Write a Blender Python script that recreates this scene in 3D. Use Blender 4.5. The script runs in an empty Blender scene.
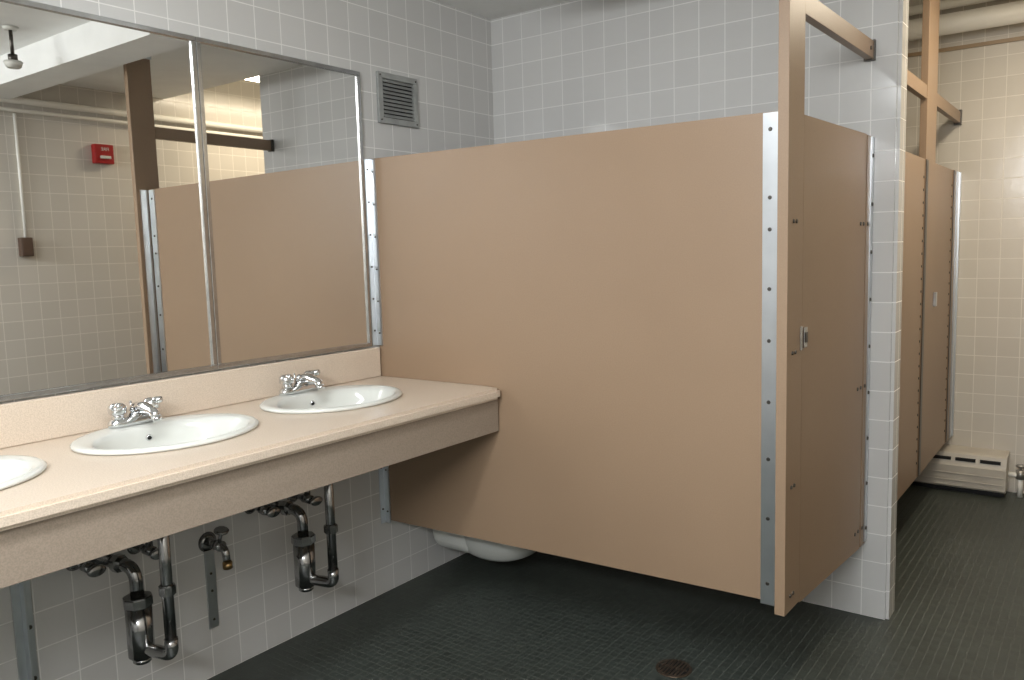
import bpy, bmesh, math, random
from mathutils import Vector, Matrix
random.seed(3)
scn=bpy.context.scene
col=scn.collection
# ------------------------------------------------------------ materials
def newmat(n):
    m=bpy.data.materials.new(n); m.use_nodes=True
    nt=m.node_tree; b=nt.nodes['Principled BSDF']
    return m,nt,b
def simple(n,c,rough=.5,metal=0.0,spec=None,emit=None,es=0):
    m,nt,b=newmat(n)
    b.inputs['Base Color'].default_value=(*c,1)
    b.inputs['Roughness'].default_value=rough
    b.inputs['Metallic'].default_value=metal
    if emit:
        b.inputs['Emission Color'].default_value=(*emit,1); b.inputs['Emission Strength'].default_value=es
    return m
def noisy(n,c1,c2,scale,rough=.5,metal=0.0,bump=0.0,lo=.35,hi=.65,c3=None,scale3=2.0,detail=4):
    m,nt,b=newmat(n)
    g=nt.nodes.new('ShaderNodeNewGeometry')
    t=nt.nodes.new('ShaderNodeTexNoise'); t.inputs['Scale'].default_value=scale; t.inputs['Detail'].default_value=detail
    nt.links.new(g.outputs['Position'],t.inputs['Vector'])
    r=nt.nodes.new('ShaderNodeValToRGB')
    r.color_ramp.elements[0].position=lo; r.color_ramp.elements[0].color=(*c1,1)
    r.color_ramp.elements[1].position=hi; r.color_ramp.elements[1].color=(*c2,1)
    nt.links.new(t.outputs['Fac'],r.inputs['Fac'])
    out=r.outputs['Color']
    if c3:
        t2=nt.nodes.new('ShaderNodeTexNoise'); t2.inputs['Scale'].default_value=scale3; t2.inputs['Detail'].default_value=5
        nt.links.new(g.outputs['Position'],t2.inputs['Vector'])
        mr=nt.nodes.new('ShaderNodeMapRange'); mr.inputs['From Min'].default_value=.4; mr.inputs['From Max'].default_value=.7
        mr.inputs['To Min'].default_value=0; mr.inputs['To Max'].default_value=.6
        nt.links.new(t2.outputs['Fac'],mr.inputs['Value'])
        mx=nt.nodes.new('ShaderNodeMixRGB'); nt.links.new(mr.outputs[0],mx.inputs[0]); nt.links.new(out,mx.inputs[1]); mx.inputs[2].default_value=(*c3,1)
        out=mx.outputs[0]
    nt.links.new(out,b.inputs['Base Color'])
    b.inputs['Roughness'].default_value=rough; b.inputs['Metallic'].default_value=metal
    if bump:
        bp=nt.nodes.new('ShaderNodeBump'); bp.inputs['Strength'].default_value=bump; bp.inputs['Distance'].default_value=.001
        nt.links.new(t.outputs['Fac'],bp.inputs['Height']); nt.links.new(bp.outputs[0],b.inputs['Normal'])
    return m
def tile(n,axes,size,mortar,c1,c2,cm,rough,wave=.0,off=(0,0),stain=None,bumpd=.0012,bs=.35):
    """square tile, axes picks two world axes"""
    m,nt,b=newmat(n)
    g=nt.nodes.new('ShaderNodeNewGeometry'); s=nt.nodes.new('ShaderNodeSeparateXYZ'); c=nt.nodes.new('ShaderNodeCombineXYZ')
    nt.links.new(g.outputs['Position'],s.inputs[0])
    for i,a in enumerate(axes):
        ad=nt.nodes.new('ShaderNodeMath'); ad.operation='ADD'; ad.inputs[1].default_value=off[i]+10*size
        nt.links.new(s.outputs[a],ad.inputs[0]); nt.links.new(ad.outputs[0],c.inputs[i])
    k=nt.nodes.new('ShaderNodeTexBrick'); k.offset=0; k.squash=1
    k.inputs['Scale'].default_value=1; k.inputs['Brick Width'].default_value=size; k.inputs['Row Height'].default_value=size
    k.inputs['Mortar Size'].default_value=mortar; k.inputs['Mortar Smooth'].default_value=.25
    k.inputs['Color1'].default_value=(*c1,1); k.inputs['Color2'].default_value=(*c2,1); k.inputs['Mortar'].default_value=(*cm,1)
    nt.links.new(c.outputs[0],k.inputs['Vector'])
    out=k.outputs['Color']
    nz=nt.nodes.new('ShaderNodeTexNoise'); nz.inputs['Scale'].default_value=1.7 if stain else 9; nz.inputs['Detail'].default_value=5
    nt.links.new(g.outputs['Position'],nz.inputs['Vector'])
    if stain:
        mr=nt.nodes.new('ShaderNodeMapRange'); mr.inputs['From Min'].default_value=.35; mr.inputs['From Max'].default_value=.75; mr.inputs['To Max'].default_value=.45
        nt.links.new(nz.outputs['Fac'],mr.inputs['Value'])
        mx=nt.nodes.new('ShaderNodeMixRGB'); nt.links.new(mr.outputs[0],mx.inputs[0]); nt.links.new(out,mx.inputs[1]); mx.inputs[2].default_value=(*stain,1)
        out=mx.outputs[0]
    nt.links.new(out,b.inputs['Base Color'])
    rr=nt.nodes.new('ShaderNodeMapRange'); rr.inputs['To Min'].default_value=rough; rr.inputs['To Max'].default_value=.8
    nt.links.new(k.outputs['Fac'],rr.inputs['Value']); nt.links.new(rr.outputs[0],b.inputs['Roughness'])
    inv=nt.nodes.new('ShaderNodeMath'); inv.operation='SUBTRACT'; inv.inputs[0].default_value=1; nt.links.new(k.outputs['Fac'],inv.inputs[1])
    h=inv.outputs[0]
    if wave:
        nw=nt.nodes.new('ShaderNodeTexNoise'); nw.inputs['Scale'].default_value=14; nw.inputs['Detail'].default_value=1
        nt.links.new(g.outputs['Position'],nw.inputs['Vector'])
        ma=nt.nodes.new('ShaderNodeMath'); ma.operation='MULTIPLY_ADD'; ma.inputs[1].default_value=wave
        nt.links.new(nw.outputs['Fac'],ma.inputs[0]); nt.links.new(h,ma.inputs[2]); h=ma.outputs[0]
    bp=nt.nodes.new('ShaderNodeBump'); bp.inputs['Strength'].default_value=bs; bp.inputs['Distance'].default_value=bumpd
    nt.links.new(h,bp.inputs['Height']); nt.links.new(bp.outputs[0],b.inputs['Normal'])
    return m
TW1=(.605,.602,.588);TW2=(.570,.567,.555);TG=(.775,.77,.75)
CW1=(.62,.58,.515);CW2=(.585,.545,.48);CG=(.76,.72,.65)
m_tile_x=tile('ceramic_tile_x',(1,2),.108,.0021,TW1,TW2,TG,.12,wave=.9,off=(.02,0))
m_tile_y=tile('ceramic_tile_y',(0,2),.108,.0021,TW1,TW2,TG,.12,wave=.9,off=(-.0685,0))
m_tilec_x=tile('cream_tile_x',(1,2),.108,.0021,CW1,CW2,CG,.18,wave=.9,off=(.02,0))
m_tilec_y=tile('cream_tile_y',(0,2),.108,.0021,CW1,CW2,CG,.18,wave=.9,off=(-.0685,0))
m_floor=tile('floor_mosaic',(0,1),.0290,.0018,(.031,.039,.033),(.048,.059,.050),(.095,.102,.088),.43,stain=(.026,.031,.027),bumpd=.0005,bs=.6)
m_ceil=noisy('ceiling_paint',(.84,.84,.82),(.89,.89,.87),6,.7)
m_part=noisy('partition_laminate',(.285,.194,.124),(.312,.214,.138),260,.40,c3=(.257,.174,.110),scale3=1.3)
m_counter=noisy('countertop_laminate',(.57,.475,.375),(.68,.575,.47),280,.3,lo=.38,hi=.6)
m_counter_shaded=noisy('countertop_laminate_shaded',(.265,.215,.167),(.32,.26,.205),280,.4,lo=.38,hi=.6)  # same laminate as the countertop, its shade painted in as a darker colour
m_alu=noisy('brushed_aluminium',(.64,.67,.70),(.70,.73,.76),12,.28,metal=1)
m_frame=noisy('mirror_frame_steel',(.50,.51,.52),(.58,.59,.60),30,.22,metal=1)
m_chrome=simple('chrome',(.74,.75,.76),.07,1)
m_pipe=noisy('polished_pipe_chrome',(.28,.28,.28),(.42,.42,.42),9,.15,metal=1)
m_mirror=simple('mirror_glass',(.84,.84,.82),.01,1)
m_porc=simple('porcelain',(.64,.65,.61),.08)
m_dark=simple('dark_void',(.008,.008,.008),.7)
m_screw=simple('screw_metal',(.11,.10,.09),.35,1)
m_red=simple('alarm_red',(.34,.010,.010),.35)
m_white=simple('white_enamel',(.62,.61,.56),.4)
m_pipepaint=simple('painted_pipe',(.84,.82,.76),.4)
m_brown=simple('brown_box',(.10,.06,.04),.5)
m_grey=simple('grey_valve_metal',(.35,.34,.32),.4,.7)
m_brass=noisy('brass',(.35,.22,.09),(.45,.30,.14),30,.3,metal=1)
m_vent=noisy('vent_metal',(.30,.31,.30),(.37,.38,.37),20,.45,metal=.2)
m_heater=noisy('heater_enamel',(.48,.44,.38),(.54,.50,.43),8,.4)
m_lens=simple('lamp_diffuser_warm',(.8,.8,.8),.5,emit=(1,.88,.66),es=5)
m_lens2=simple('fill_diffuser_cool',(.8,.8,.8),.5,emit=(.95,.98,1),es=6)  # glow of the added cool fill fixtures
m_grate=noisy('drain_bronze',(.07,.05,.035),(.12,.085,.06),40,.4,metal=.6)
# ------------------------------------------------------------ mesh helpers
def link(name,bm,mat,parent=None,smooth=False,M=None):
    if M is not None: bmesh.ops.transform(bm,matrix=M,verts=bm.verts)
    bmesh.ops.recalc_face_normals(bm,faces=bm.faces)
    me=bpy.data.meshes.new(name); bm.to_mesh(me); bm.free()
    o=bpy.data.objects.new(name,me); col.objects.link(o)
    me.materials.append(mat)
    if smooth:
        for p in me.polygons: p.use_smooth=True
    if parent: o.parent=parent
    return o
def empty(name,loc=(0,0,0)):
    e=bpy.data.objects.new(name,None); e.empty_display_size=.05; col.objects.link(e); return e
def box(name,lo,hi,mat,parent=None,bev=0,M=None,seg=2):
    bm=bmesh.new(); bmesh.ops.create_cube(bm,size=1)
    for v in bm.verts:
        for i in range(3): v.co[i]=lo[i]+(v.co[i]+.5)*(hi[i]-lo[i])
    if bev: bmesh.ops.bevel(bm,geom=bm.edges[:],offset=bev,segments=seg,affect='EDGES',profile=.5)
    return link(name,bm,mat,parent,False,M)
def hexa(name,pts,mat,parent=None,M=None):
    bm=bmesh.new(); v=[bm.verts.new(p) for p in pts]
    for f in ((0,1,2,3),(4,5,6,7),(0,1,5,4),(1,2,6,5),(2,3,7,6),(3,0,4,7)): bm.faces.new([v[i] for i in f])
    return link(name,bm,mat,parent,False,M)
def rotto(d):
    return Vector((0,0,1)).rotation_difference(Vector(d).normalized()).to_matrix().to_4x4()
def cyl(name,p0,p1,r,mat,parent=None,seg=24,r2=None,bev=0,M=None):
    p0=Vector(p0);p1=Vector(p1);L=(p1-p0).length
    bm=bmesh.new(); bmesh.ops.create_cone(bm,cap_ends=True,segments=seg,radius1=r,radius2=r if r2 is None else r2,depth=L)
    if bev: bmesh.ops.bevel(bm,geom=[e for e in bm.edges if len([f for f in e.link_faces if len(f.verts)>4])==1],offset=bev,segments=2,affect='EDGES')
    T=Matrix.Translation((p0+p1)/2)@rotto(p1-p0)
    if M is not None: T=M@T
    o=link(name,bm,mat,parent,False,T)
    if seg>8:
        for p in o.data.polygons:
            if len(p.vertices)<=4: p.use_smooth=True
    return o
def rings(name,rs,mat,parent=None,cap0=False,cap1=False,smooth=True):
    bm=bmesh.new(); prev=None; first=None
    for r in rs:
        vs=[bm.verts.new(p) for p in r]
        if prev:
            n=len(vs)
            for i in range(n): bm.faces.new((prev[i],prev[(i+1)%n],vs[(i+1)%n],vs[i]))
        else: first=vs
        prev=vs
    if cap0: bm.faces.new(first)
    if cap1: bm.faces.new(prev)
    return link(name,bm,mat,parent,smooth)
def ell(cx,cy,z,a,b,n=48,p=2.0):
    o=[]
    for i in range(n):
        t=2*math.pi*i/n; c,s=math.cos(t),math.sin(t)
        o.append((cx+b*math.copysign(abs(c)**(2/p),c),cy+a*math.copysign(abs(s)**(2/p),s),z))
    return o
def tube(name,pts,r,mat,parent=None,rad=None,seg=16,fillet=0.0):
    P=[Vector(p) for p in pts]
    path=[];R=[]
    for i,p in enumerate(P):
        rr=r if rad is None else rad[i]
        if 0<i<len(P)-1 and fillet>0:
            a=(P[i-1]-p);b=(P[i+1]-p); f=min(fillet,a.length*.49,b.length*.49)
            A=p+a.normalized()*f;B=p+b.normalized()*f
            for k in range(9):
                t=k/8; path.append((1-t)**2*A+2*t*(1-t)*p+t*t*B); R.append(rr)
        else: path.append(p);R.append(rr)
    rs=[];up=None
    for i,p in enumerate(path):
        d=(path[min(i+1,len(path)-1)]-path[max(i-1,0)]).normalized()
        if up is None:
            up=Vector((0,0,1)) if abs(d.z)<.9 else Vector((0,1,0))
        x=d.cross(up).normalized(); up=x.cross(d).normalized()
        rs.append([p+R[i]*(x*math.cos(2*math.pi*k/seg)+up*math.sin(2*math.pi*k/seg)) for k in range(seg)])
    return rings(name,rs,mat,parent,True,True)
def screw(name,p,n,parent,r=.006,mat=None):
    p=Vector(p);n=Vector(n).normalized()
    return cyl(name,p-n*.001,p+n*.0035,r,mat or m_screw,parent,12,r2=r*.7)
# ------------------------------------------------------------ room
YP=2.323; YW=3.147; XW=1.784; YB=5.18; XR=2.8; YF=-1.2; ZC=2.493; ZH=2.80
box('floor',(-.1,YF-.1,-.1),(XR+.1,YB+.1,0),m_floor)
box('wall_left',(-.1,YF-.1,0),(0,YB+.1,ZH),m_tile_x)
box('wall_right',(XR,YF-.1,0),(XR+.1,YB+.1,ZH),m_tilec_x)
box('wall_front',(0,YF-.1,0),(XR,YF,ZH),m_tile_y)
box('wall_back',(0,YB,0),(XR,YB+.1,ZH),m_tilec_y)
bm=bmesh.new(); bmesh.ops.create_cube(bm,size=1)
lo=(0,YW,0);hi=(XW,YW+.12,ZH)
for v in bm.verts:
    for i in range(3): v.co[i]=lo[i]+(v.co[i]+.5)*(hi[i]-lo[i])
bmesh.ops.bevel(bm,geom=[e for e in bm.edges if all(v.co.x>1 for v in e.verts) and abs(e.verts[0].co.z-e.verts[1].co.z)>1],offset=.012,segments=4,affect='EDGES')
w=link('wall_divider',bm,m_tile_y); w.data.materials.append(m_tile_x)
for p in w.data.polygons:
    if abs(p.normal.x)>.7: p.material_index=1
box('ceiling',(-.1,YF-.1,ZC),(XR+.1,YW,ZC+.1),m_ceil)
box('ceiling_high',(-.1,YW-.02,ZH),(XR+.1,YB+.1,ZH+.1),m_ceil)
box('ceiling_header',(XW,YW-.1,ZC+.1),(XR,YW,ZH),m_ceil)
box('ceiling_beam',(.9,1.95,ZC-.14),(XR,2.15,ZC),m_ceil)

# ------------------------------------------------------------ mirror
mz0,mz1=1.045,2.119
mir=empty('wall_mirror')
ys=[2.280,1.573,.854,.135]
for i in range(3):
    a,b=ys[i+1],ys[i]
    box('glass_%d'%i,(0.004,a+.008,mz0+.008),(.010,b-.008,mz1-.008),m_mirror,mir)
    fw=.016
    box('frame_top_%d'%i,(0.002,a,mz1-fw),(.018,b,mz1),m_frame,mir,.002)
    box('frame_bottom_%d'%i,(0.002,a,mz0),(.018,b,mz0+fw),m_frame,mir,.002)
    box('frame_side_%d'%i,(0.002,a+.0005,mz0+fw),(.018,a+fw,mz1-fw),m_frame,mir,.002)
    box('frame_edge_%d'%i,(0.002,b-fw,mz0+fw),(.018,b-.0005,mz1-fw),m_frame,mir,.002)

# ------------------------------------------------------------ counter
CH=.918; CD=.642; CT=.04; Y0=.05; Y1=YP-.006
SY=[1.845,1.24,.635]; SX=.268
ctr=empty('vanity_counter')
bm=bmesh.new()
out=[(0.002,Y0),(CD,Y0)]
rc=.025
for k in range(7):
    t=k/6*math.pi/2; out.append((CD-rc+rc*math.cos(t),Y1-rc+rc*math.sin(t)))
out.append((0.002,Y1))
vb=[bm.verts.new((x,y,CH-CT)) for x,y in out]; vt=[bm.verts.new((x,y,CH)) for x,y in out]
bm.faces.new(vb); bm.faces.new(vt); n=len(out)
for i in range(n): bm.faces.new((vb[i],vb[(i+1)%n],vt[(i+1)%n],vt[i]))
bmesh.ops.recalc_face_normals(bm,faces=bm.faces)
ed=[e for e in bm.edges if all(v.co.x>.1 for v in e.verts) and abs(e.verts[0].co.z-e.verts[1].co.z)<.001]
bmesh.ops.bevel(bm,geom=ed,offset=.010,segments=4,affect='EDGES')
top=link('counter_top',bm,m_counter,ctr)
for y in SY:
    bmc=bmesh.new(); bmesh.ops.create_cone(bmc,cap_ends=True,segments=48,radius1=1,radius2=1,depth=.2)
    c=link('cutter',bmc,m_counter,None,False,Matrix.Translation((SX,y,CH))@Matrix.Diagonal((.195,.235,1,1)))
    md=top.modifiers.new('b','BOOLEAN'); md.object=c; md.operation='DIFFERENCE'; md.solver='EXACT'
    bpy.context.view_layer.objects.active=top
    bpy.ops.object.modifier_apply(modifier='b')
    bpy.data.objects.remove(c)
box('backsplash',(0.002,Y0,CH),(.022,Y1,1.038),m_counter,ctr,.005,seg=3)
box('apron',(CD-.042,Y0,.757),(CD-.022,Y1-.003,CH-CT),m_counter_shaded,ctr,.0015)
y=.92; zt=CH-CT
box('upright',(.002,y-.025,.18),(.008,y+.025,zt),m_alu,ctr,.001)
box('flange',(.008,y-.004,.18),(.035,y+.002,zt),m_alu,ctr,.001)
box('arm',(.008,y-.004,zt-.05),(CD-.045,y+.002,zt-.001),m_alu,ctr,.001)
for z in (.25,.4,.55,.7): screw('bolt_%d'%int(z*100),(.008,y+.014,z),(1,0,0),ctr,.007)

# ------------------------------------------------------------ sinks & faucets
def sink(y):
    e=empty('oval_sink'); z=CH
    prof=[(.250,.208,0,0.0005),(.256,.214,0,.003),(.257,.215,0,.008),(.250,.208,0,.013),(.240,.198,.002,.0145),
          (.224,.166,.024,.012),(.217,.158,.026,.009),(.209,.150,.028,-.002),(.200,.142,.028,-.03),(.182,.126,.026,-.065),(.145,.098,.020,-.100),
          (.085,.060,.010,-.122),(.03,.028,.005,-.130)]
    rs=[ell(SX+dx,y,z+dz,a,b,64) for a,b,dx,dz in prof]
    rings('basin',rs,m_porc,e,False,True)
    rs=[ell(SX+dx,y,z+dz-.006,a+.006,b+.006,48) for a,b,dx,dz in prof[7:]]
    rings('basin_underside',rs,m_porc,e,False,True)
    cyl('drain_ring',(SX+.005,y,z-.130),(SX+.005,y,z-.126),.028,m_chrome,e,24,bev=.001)
    cyl('drain_stopper',(SX+.005,y,z-.126),(SX+.005,y,z-.118),.018,m_chrome,e,24,bev=.002)
    cyl('overflow_ring',(SX-.1135,y,z-.020),(SX-.108,y,z-.022),.0095,m_chrome,e,20)
    cyl('overflow',(SX-.109,y,z-.0215),(SX-.1065,y,z-.0225),.006,m_dark,e,20)
    return e
def faucet(y):
    e=empty('centerset_faucet'); x=.088; z=CH+.0155
    rs=[ell(x,y,z,.080,.027,40,3),ell(x,y,z+.010,.080,.027,40,3),ell(x,y,z+.020,.074,.022,40,3),ell(x,y,z+.024,.062,.014,40,3)]
    rings('base',rs,m_chrome,e,True,True)
    for s in (-1,1):
        hy=y+s*.052
        cyl('stem_%d'%(s+1),(x,hy,z+.018),(x,hy,z+.038),.018,m_chrome,e,24,r2=.016)
        prof=[(.019,.034),(.024,.038),(.026,.048),(.024,.060),(.015,.067),(.001,.069)]
        rings('knob_%d'%(s+1),[ell(x,hy,z+h,r,r,24) for r,h in prof],m_chrome,e,True,True)
        tube('lever_%d'%(s+1),[(x-.002,hy,z+.056),(x+.018,hy+s*.006,z+.060),(x+.036,hy+s*.012,z+.064)],.008,m_chrome,e,rad=[.012,.011,.009],seg=12)
    tube('spout',[(x-.005,y,z+.012),(x+.004,y,z+.040),(x+.045,y,z+.052),(x+.105,y,z+.044),(x+.118,y,z+.026)],.013,m_chrome,e,rad=[.022,.022,.018,.014,.012],seg=18,fillet=.02)
    cyl('aerator',(x+.117,y,z+.030),(x+.121,y,z+.018),.012,m_chrome,e,18)
    cyl('pop_up_rod',(x-.020,y,z+.02),(x-.020,y,z+.065),.003,m_chrome,e,10)
    return e
def stop_valve(e,y,z,to):
    cyl('flange',(.001,y,z),(.008,y,z),.028,m_pipe,e,24,r2=.018)
    cyl('nipple',(.008,y,z),(.075,y,z),.0095,m_pipe,e,14)
    cyl('body',(.060,y,z),(.105,y,z),.016,m_pipe,e,18,bev=.003)
    cyl('stem',(.105,y,z),(.125,y,z),.007,m_pipe,e,12)
    rs=[ell(0,0,h,r*1.25,r*.8,24) for r,h in ((.016,0),(.021,.003),(.021,.010),(.016,.013))]
    k=rings('oval_handle',rs,m_pipe,e,True,True)
    for v in k.data.vertices:
        c=v.co.copy(); v.co=Vector((.125+c.z,y+c.y,z+c.x))
    tube('riser',[(.083,y,z+.012),(.083,y,z+.10),(.040,to,z+.17),(.040,to,CH-CT-.004)],.006,m_pipe,e,fillet=.05,seg=10)
    cyl('riser_nut',(.083,y,z+.012),(.083,y,z+.032),.011,m_pipe,e,8,bev=.001)
def trap(y):
    e=empty('sink_plumbing'); x=SX+.005; zb=.262
    y=y-.045
    xb=x-.115; yo=y-.028
    cyl('tailpiece',(x,y,CH-.142),(x,y,zb+.06),.0165,m_pipe,e,20)
    cyl('slip_nut',(x,y,zb+.20),(x,y,zb+.23),.024,m_pipe,e,8,bev=.003)
    cyl('basket_nut',(x,y,CH-.190),(x,y,CH-.165),.028,m_pipe,e,8,bev=.003)
    tube('u_bend',[(x,y,zb+.07),(x,y,zb+.02),(xb,yo,zb+.02),(xb,yo,zb+.08)],.019,m_pipe,e,fillet=.05,seg=20)
    cyl('cleanout_cup',(xb,yo,zb-.005),(xb,yo,zb+.155),.037,m_pipe,e,28,bev=.006)
    cyl('cup_nut',(xb,yo,zb+.150),(xb,yo,zb+.180),.042,m_pipe,e,8,bev=.003)
    cyl('cup_base',(xb,yo,zb-.022),(xb,yo,zb-.003),.026,m_pipe,e,24,bev=.004)
    tube('trap_arm',[(xb,yo,zb+.17),(xb,yo,zb+.265),(.012,yo-.03,zb+.275)],.019,m_pipe,e,fillet=.045,seg=20)
    cyl('arm_nut',(xb-.050,yo-.013,zb+.270),(xb-.075,yo-.019,zb+.271),.027,m_pipe,e,8,bev=.003)
    cyl('escutcheon',(.002,yo-.03,zb+.275),(.013,yo-.03,zb+.275),.042,m_pipe,e,28,r2=.024)
    return e
for y in SY:
    sink(y); faucet(y); e=trap(y)
    stop_valve(e,y-.170,.545,y-.10); stop_valve(e,y+.015,.535,y+.06)
hb=empty('hose_bibb_faucet'); y=1.50
box('strap_plate',(.001,y-.016,.17),(.006,y+.020,.44),m_alu,hb,.001)
for z in (.2,.30,.36): screw('strap_screw_%d'%int(z*100),(.006,y+.002,z),(1,0,0),hb,.005)
cyl('flange',(.001,y,.47),(.010,y,.47),.034,m_pipe,hb,24,r2=.02)
cyl('inlet',(.008,y,.47),(.07,y,.47),.012,m_pipe,hb,16)
cyl('body',(.05,y,.47),(.085,y,.47),.018,m_pipe,hb,16,bev=.003)
tube('nozzle',[(.075,y,.47),(.10,y,.462),(.108,y,.42)],.012,m_pipe,hb,fillet=.02,rad=[.014,.013,.012])
cyl('nozzle_collar',(.108,y,.425),(.109,y,.40),.016,m_brass,hb,16,bev=.002)
cyl('valve_stem',(.072,y,.485),(.085,y,.52),.006,m_pipe,hb,10)
cyl('handle_wheel',(.085,y,.518),(.088,y,.530),.024,m_pipe,hb,10,bev=.003)

# ------------------------------------------------------------ vent
v=empty('wall_vent_grille'); a,b,z0,z1=2.380,2.610,1.938,2.140
box('back',(.001,a+.01,z0+.01),(.003,b-.01,z1-.01),m_dark,v)
for nm,l,h in (('top',(a,z1-.024),(b,z1)),('bottom',(a,z0),(b,z0+.024)),('left',(a,z0+.024),(a+.026,z1-.024)),('right',(b-.026,z0+.024),(b,z1-.024))):
    box('frame_'+nm,(.001,l[0],l[1]),(.014,h[0],h[1]),m_vent,v,.002)
nl=10
for i in range(nl):
    z=z0+.032+i*(z1-z0-.064)/(nl-1)
    M=Matrix.Translation((.010,(a+b)/2,z))@Matrix.Rotation(math.radians(48),4,'Y')
    box('louvre_%d'%i,(-.0085,-(b-a)/2+.027,-.0008),(.0085,(b-a)/2-.027,.0008),m_vent,v,0,M)
for yy in (a+.012,b-.012):
    for zz in (z0+.013,z1-.013): screw('s',(.014,yy,zz),(1,0,0),v,.004)

# ------------------------------------------------------------ stall 1
sp=empty('stall_side_partition')
XE=1.648
hexa('panel',[(.012,YP,.312),(XE,YP,.346),(XE,YP+.026,.346),(.012,YP+.026,.312),(.012,YP,1.790),(XE,YP,1.778),(XE,YP+.026,1.778),(.012,YP+.026,1.790)],m_part,sp)
for nm,za,zb_ in (('upper',1.045,1.788),('lower',.30,.752)):
    box('wall_flange_'+nm,(.001,YP-.028,za),(.005,YP-.001,zb_),m_alu,sp)
    box('panel_flange_'+nm,(.001,YP-.005,za),(.034,YP-.0003,zb_),m_alu,sp)
    n=6 if nm=='upper' else 3
    for i in range(n):
        z=za+.05+i*(zb_-za-.1)/(n-1)
        screw('fs_%s_%d'%(nm,i),(.022,YP-.005,z),(0,-1,0),sp,.0045)
        screw('ws_%s_%d'%(nm,i),(.005,YP-.016,z+.01),(1,0,0),sp,.0045)
box('end_bracket',(1.592,YP-.005,.335),(1.640,YP-.0003,1.776),m_alu,sp)
for i,z in enumerate((1.73,1.54,1.45,1.28,1.13,.95,.78,.60,.40)):
    screw('es_%d'%i,(1.613,YP-.005,z),(0,-1,0),sp,.0065)

# front plane of stall 1
P0=Vector((1.684,2.258,0)); P1=Vector((1.700,3.14,0)); e1=(P1-P0).normalized(); n1=Vector((e1.y,-e1.x,0))
MF=Matrix(((n1.x,e1.x,0,P0.x),(n1.y,e1.y,0,P0.y),(0,0,1,0),(0,0,0,1)))
PW=.130; L1=.882
fp=empty('stall_pilaster')
box('post',(-.030,0,.338),(0,PW,ZC-.002),m_part,fp,.0012,MF)
box('ceiling_shoe',(-.036,-.006,ZC-.05),(.006,PW+.006,ZC-.001),m_alu,fp,.002,MF)
box('inner_angle',(-.034,.020,.335),(-.0305,.062,1.776),m_alu,fp,0,MF)
for z in (1.47,1.10,.71,.385):
    for yy in (.045,.070):
        p=MF@Vector((0,yy,z)); screw('bolt',p,n1,fp,.007)
dr=empty('stall_door')
y0,y1=PW+.006,L1-.075
za,zb_=.330,.288
hexa('leaf',[(-.027,y0,za),(-.002,y0,za),(-.002,y1,zb_),(-.027,y1,zb_),(-.027,y0,1.770),(-.002,y0,1.770),(-.002,y1,1.780),(-.027,y1,1.780)],m_part,dr,MF)
box('latch_plate',(-.002,PW+.008,1.105),(.004,PW+.036,1.165),m_frame,dr,.001,MF)
box('latch_bolt',(.004,PW+.012,1.120),(.008,PW+.030,1.150),m_screw,dr,.001,MF)
box('strike',(0,PW-.020,1.10),(.003,PW-.004,1.17),m_frame,fp,.001,MF)
for z in (1.47,.89,.36):
    for yy in (y1-.065,y1-.025):
        screw('hinge_bolt',MF@Vector((-.002,yy,z)),n1,dr,.008)
fp2=empty('stall_pilaster')
box('post',(-.030,y1+.006,.290),(0,L1-.006,1.778),m_part,fp2,.0012,MF)
box('wall_bracket',(0.0,L1-.030,.30),(.004,L1+.000,1.775),m_alu,fp2,0,MF)
for i in range(9): screw('wb',MF@Vector((.004,L1-.016,.35+i*.17)),n1,fp2,.008)
for z in (1.47,.89,.36): screw('hb',MF@Vector((0,y1+.022,z)),n1,fp2,.008)
br=empty('overhead_brace')
box('rail',(-.028,PW+.002,2.045),(-.001,L1-.004,2.105),m_part,br,.0012,MF)
box('wall_clip',(-.034,L1-.014,2.040),(.003,L1+.002,2.110),m_screw,br,.001,MF)
screw('clip_bolt',MF@Vector((-.001,L1-.05,2.075)),n1,br,.008)

# ------------------------------------------------------------ stalls beyond the divider wall
X2=1.695
pb=empty('stall_pilaster')
box('post',(X2-.03,3.275,.285),(X2,3.36,1.778),m_part,pb,.0012)
d2=empty('stall_door')
box('leaf',(X2-.027,3.366,.285),(X2-.002,4.165,1.776),m_part,d2,.0012)
for i in range(24):
    screw('h%d'%i,(X2-.002,4.145,.36+i*.058),(1,0,0),d2,.007)
pc=empty('stall_pilaster')
box('post',(X2-.03,4.175,.285),(X2,4.42,ZH-.002),m_part,pc,.0012)
box('seam_strip',(X2,4.178,.29),(X2+.004,4.225,1.775),m_screw,pc,.001)
d3=empty('stall_door')
box('leaf',(X2-.027,4.428,.285),(X2-.002,4.96,1.776),m_part,d3,.0012)
for i in range(24):
    screw('h%d'%i,(X2-.002,4.94,.36+i*.058),(1,0,0),d3,.007)
box('handle',(X2-.002,4.47,1.08),(X2+.012,4.50,1.15),m_alu,d3,.002)
pd=empty('stall_pilaster')
box('post',(X2-.03,4.968,.285),(X2,YB-.012,1.778),m_part,pd,.0012)
box('wall_bracket',(X2-.032,YB-.035,.29),(X2+.010,YB-.004,1.775),m_alu,pd)
box('wall_bracket_face',(X2,YB-.10,.29),(X2+.006,YB-.035,1.775),m_alu,pd)
box('seam_strip',(X2,4.972,.29),(X2+.004,5.0,1.775),m_screw,pd,.001)
p3=empty('stall_side_partition')
box('panel',(.002,4.28,.305),(X2-.032,4.306,1.778),m_part,p3,.0012)
br2=empty('overhead_brace')
box('rail_a',(X2-.028,3.27,2.045),(X2-.002,4.173,2.105),m_part,br2,.0012)
box('rail_b',(X2-.028,4.422,2.045),(X2-.002,YB-.006,2.105),m_part,br2,.0012)
box('wall_clip',(X2-.034,YB-.025,2.035),(X2+.004,YB-.001,2.115),m_screw,br2,.001)

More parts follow.
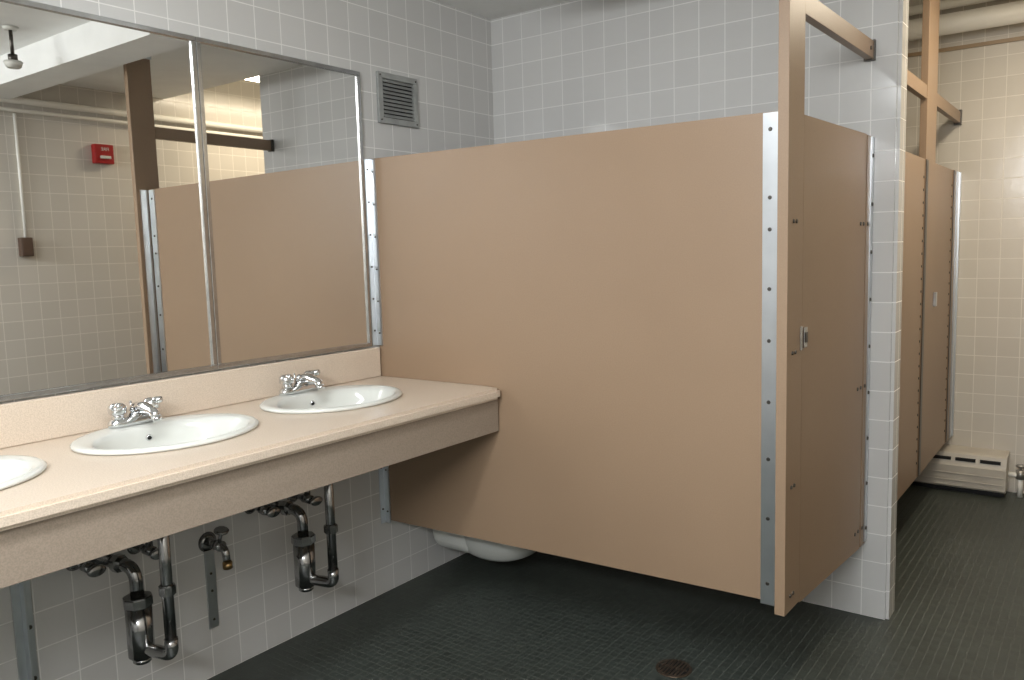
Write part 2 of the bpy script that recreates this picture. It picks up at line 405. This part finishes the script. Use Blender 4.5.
# ------------------------------------------------------------ toilet
to=empty('wall_hung_toilet'); ty=2.72
prof=[(.385,.36,.180,.225),(.36,.36,.185,.230),(.31,.35,.180,.225),(.24,.33,.172,.205),(.17,.31,.158,.185),(.125,.30,.140,.165),(.103,.29,.112,.135),(.093,.28,.06,.08)]
rings('bowl',[ell(cx,ty,z,a,b,40,2.3) for z,cx,a,b in prof],m_porc,to,True,True)
box('wall_outlet',(.002,ty-.148,.108),(.26,ty+.148,.375),m_porc,to,.06,seg=6)
rings('seat',[ell(.36,ty,z,a,b,40) for z,a,b in ((.386,.19,.235),(.405,.195,.24),(.41,.185,.23),(.41,.12,.155),(.386,.115,.15))],m_white,to)
tube('flush_pipe',[(.20,ty,.37),(.20,ty,.50),(.09,ty,.50),(.09,ty,.80)],.014,m_chrome,to,fillet=.03)
cyl('flush_valve',(.09,ty,.80),(.09,ty,.93),.03,m_chrome,to,20,bev=.004)
cyl('flush_supply',(.001,ty,.86),(.09,ty,.86),.012,m_chrome,to)

# ------------------------------------------------------------ floor drain
fd=empty('floor_drain'); dx,dy=1.274,2.388
cyl('ring',(dx,dy,0.0),(dx,dy,.004),.060,m_grate,fd,32)
cyl('well',(dx,dy,.003),(dx,dy,.0045),.050,m_dark,fd,32)
for i in range(7):
    o=-.036+i*.012; L=math.sqrt(.050**2-o*o)
    box('bar_%d'%i,(dx+o-.003,dy-L,.0045),(dx+o+.003,dy+L,.007),m_grate,fd)
box('cross',(dx-.047,dy-.003,.0045),(dx+.047,dy+.003,.0065),m_grate,fd)

# ------------------------------------------------------------ heater on back wall
ht=empty('baseboard_heater'); hx0,hx1=1.40,1.985; yb=YB-.002
bm=bmesh.new()
pr=[(yb,.03),(yb-.16,.03),(yb-.17,.04),(yb-.17,.155),(yb-.165,.163),(yb-.145,.218),(yb-.13,.226),(yb,.232)]
va=[bm.verts.new((hx0,p[0],p[1])) for p in pr]; vb=[bm.verts.new((hx1,p[0],p[1])) for p in pr]
bm.faces.new(va); bm.faces.new(vb)
for i in range(len(pr)): bm.faces.new((va[i],va[(i+1)%len(pr)],vb[(i+1)%len(pr)],vb[i]))
link('cover',bm,m_heater,ht)
for i in range(4):
    a=hx0+.10+i*.12
    box('slot_%d'%i,(a,yb-.163,.183),(a+.098,yb-.145,.200),m_dark,ht)
for z in (.07,.11): box('ridge_%d'%int(z*1000),(hx0+.01,yb-.174,z),(hx1-.01,yb-.169,z+.005),m_heater,ht,.001)
box('gap_shade',(hx0+.01,yb-.13,.0),(hx1-.01,yb-.01,.03),m_dark,ht)  # dark block painting the shade in the open gap under the cover
hv=empty('radiator_valve')
cyl('pipe',(hx1+.06,yb-.08,0),(hx1+.06,yb-.08,.12),.014,m_pipepaint,hv,14)
cyl('pipe_side',(hx1+.004,yb-.08,.12),(hx1+.075,yb-.08,.12),.014,m_pipepaint,hv,14)
cyl('valve_body',(hx1+.06,yb-.08,.10),(hx1+.06,yb-.08,.15),.022,m_grey,hv,14,bev=.003)
cyl('hand_wheel',(hx1+.06,yb-.08,.165),(hx1+.06,yb-.08,.180),.024,m_grey,hv,12,bev=.004)
cyl('valve_stem',(hx1+.06,yb-.08,.15),(hx1+.06,yb-.08,.167),.006,m_grey,hv,10)
pp=empty('overhead_pipes')
tube('large_pipe',[(.3,YB-.14,2.555),(XR-.01,YB-.14,2.555)],.055,m_pipepaint,pp)
tube('small_pipe',[(.3,YB-.09,2.67),(XR-.01,YB-.09,2.67)],.024,m_pipepaint,pp)
for x in (1.2,2.4): box('hanger_%d'%int(x*10),(x-.01,YB-.20,2.487),(x+.01,YB-.013,2.498),m_screw,pp)
box('trim_1',(0,YB-.012,2.44),(XR,YB,2.46),simple('tile_cap_brown',(.30,.21,.12),.4))
pr_=empty('wall_pipe_run')
tube('pipe_upper',[(XR-.05,YF+.01,2.355),(XR-.05,YB-.25,2.355)],.020,m_pipepaint,pr_)
tube('pipe_lower',[(XR-.04,YF+.01,2.300),(XR-.04,YB-.25,2.300)],.012,m_pipepaint,pr_)
for y in (-.5,.8,2.0,3.3,4.6): box('clip_%d'%int(y*10+10),(XR-.075,y-.01,2.28),(XR-.001,y+.01,2.288),m_screw,pr_)
cb=empty('conduit_junction_box')
cyl('conduit',(XR-.016,2.19,2.285),(XR-.016,2.19,1.57),.009,m_pipepaint,cb,12)
box('switch_box',(XR-.05,2.150,1.46),(XR-.001,2.215,1.57),m_brown,cb,.004)
box('cover_plate',(XR-.054,2.157,1.47),(XR-.05,2.208,1.56),m_brown,cb,.001)
fa=empty('fire_alarm_pull_station')
box('body',(XR-.05,2.625,2.03),(XR-.001,2.745,2.15),m_red,fa,.006)
box('pull_bar',(XR-.062,2.655,2.060),(XR-.05,2.72,2.078),m_white,fa,.003)
t=bpy.data.curves.new('fire_word','FONT'); t.body='FIRE'; t.size=.028; t.extrude=.0008; t.align_x='CENTER'
to_=bpy.data.objects.new('fire_word',t); col.objects.link(to_); to_.parent=fa
to_.matrix_world=Matrix.Translation((XR-.0505,2.688,2.110))@Matrix(((0,0,-1,0),(-1,0,0,0),(0,1,0,0),(0,0,0,1)))
t.materials.append(m_white)
sd=empty('ceiling_detector')
cx_,cy_=1.72,1.755
cyl('stem',(cx_,cy_,ZC-.001),(cx_,cy_,2.37),.008,m_screw,sd,12)
cyl('ceiling_rose',(cx_,cy_,ZC-.001),(cx_,cy_,ZC-.015),.035,m_white,sd,20,r2=.025)
cyl('hub',(cx_,cy_,2.37),(cx_,cy_,2.34),.020,m_screw,sd,16)
cyl('dome',(cx_,cy_,2.34),(cx_,cy_,2.310),.042,m_white,sd,24,r2=.030,bev=.004)

# ------------------------------------------------------------ lamps
def fixture(name,c,sx,sy,z,lens,h=.035):
    e=empty(name)
    x,y=c
    box('housing',(x-sx/2,y-sy/2,z-.05),(x+sx/2,y+sy/2,z-.001),m_white,e,.004)
    box('diffuser',(x-sx/2+.015,y-sy/2+.015,z-.05-h),(x+sx/2-.015,y+sy/2-.015,z-.05),lens,e,.01)
    return e
LX,LY=2.24,3.88
wfx=fixture('added_ceiling_fill',(LX,LY),.24,1.2,ZH-.08,m_lens,.06)
cyl('hanger_rod',(LX,3.5,ZH-.082),(LX,3.5,ZH-.001),.01,m_white,wfx,8)
cyl('hanger_rod',(LX,4.3,ZH-.082),(LX,4.3,ZH-.001),.01,m_white,wfx,8)
fixture('added_ceiling_fill',(1.40,.35),.30,1.2,ZC,m_lens2,.06)  # unseen ceiling fixture, added to light the left wall
wf=empty('added_wall_fill')  # unseen fixture on the front wall, added to brighten the upper walls
box('housing',(1.55,YF+.001,2.02),(2.75,YF+.05,2.24),m_white,wf,.004)
box('diffuser',(1.57,YF+.05,2.04),(2.73,YF+.09,2.22),m_lens2,wf,.01)
def area(n,loc,sx,sy,power,c,rot=(0,0,0)):
    l=bpy.data.lights.new(n,'AREA'); l.shape='RECTANGLE'; l.size=sx; l.size_y=sy; l.energy=power; l.color=c
    o=bpy.data.objects.new(n,l); o.location=loc; o.rotation_euler=rot; col.objects.link(o)
    return o
area('warm_tube_light',(LX,LY,ZH-.20),.2,1.15,19,(1,.87,.68))
area('cool_fill_light',(1.40,.35,ZC-.12),.28,1.15,31,(.95,.975,1))  # area lamp of the added ceiling fill
area('wall_fill_light',(2.15,YF+.10,2.13),1.14,.18,55,(.94,.97,1),(math.radians(92),0,0))  # area lamp of the added wall fill, aimed at the divider wall
w=bpy.data.worlds.new('world'); scn.world=w; w.use_nodes=True
w.node_tree.nodes['Background'].inputs[0].default_value=(.6,.65,.7,1); w.node_tree.nodes['Background'].inputs[1].default_value=.05

# ------------------------------------------------------------ camera
A,p,r,f=.638,.108,-.028,812.91
F=Vector((-math.sin(A)*math.cos(p),math.cos(A)*math.cos(p),-math.sin(p)))
R0=Vector((math.cos(A),math.sin(A),0)); U0=R0.cross(F)
R=R0*math.cos(r)+U0*math.sin(r); U=-R0*math.sin(r)+U0*math.cos(r)
cam=bpy.data.cameras.new('camera'); co=bpy.data.objects.new('camera',cam); col.objects.link(co)
cam.sensor_width=36; cam.lens=f*36/1024; cam.clip_start=.02
co.matrix_world=Matrix(((R.x,U.x,-F.x,2.407),(R.y,U.y,-F.y,0),(R.z,U.z,-F.z,1.407),(0,0,0,1)))
scn.camera=co
scn.view_settings.view_transform='Standard'
scn.view_settings.exposure=0
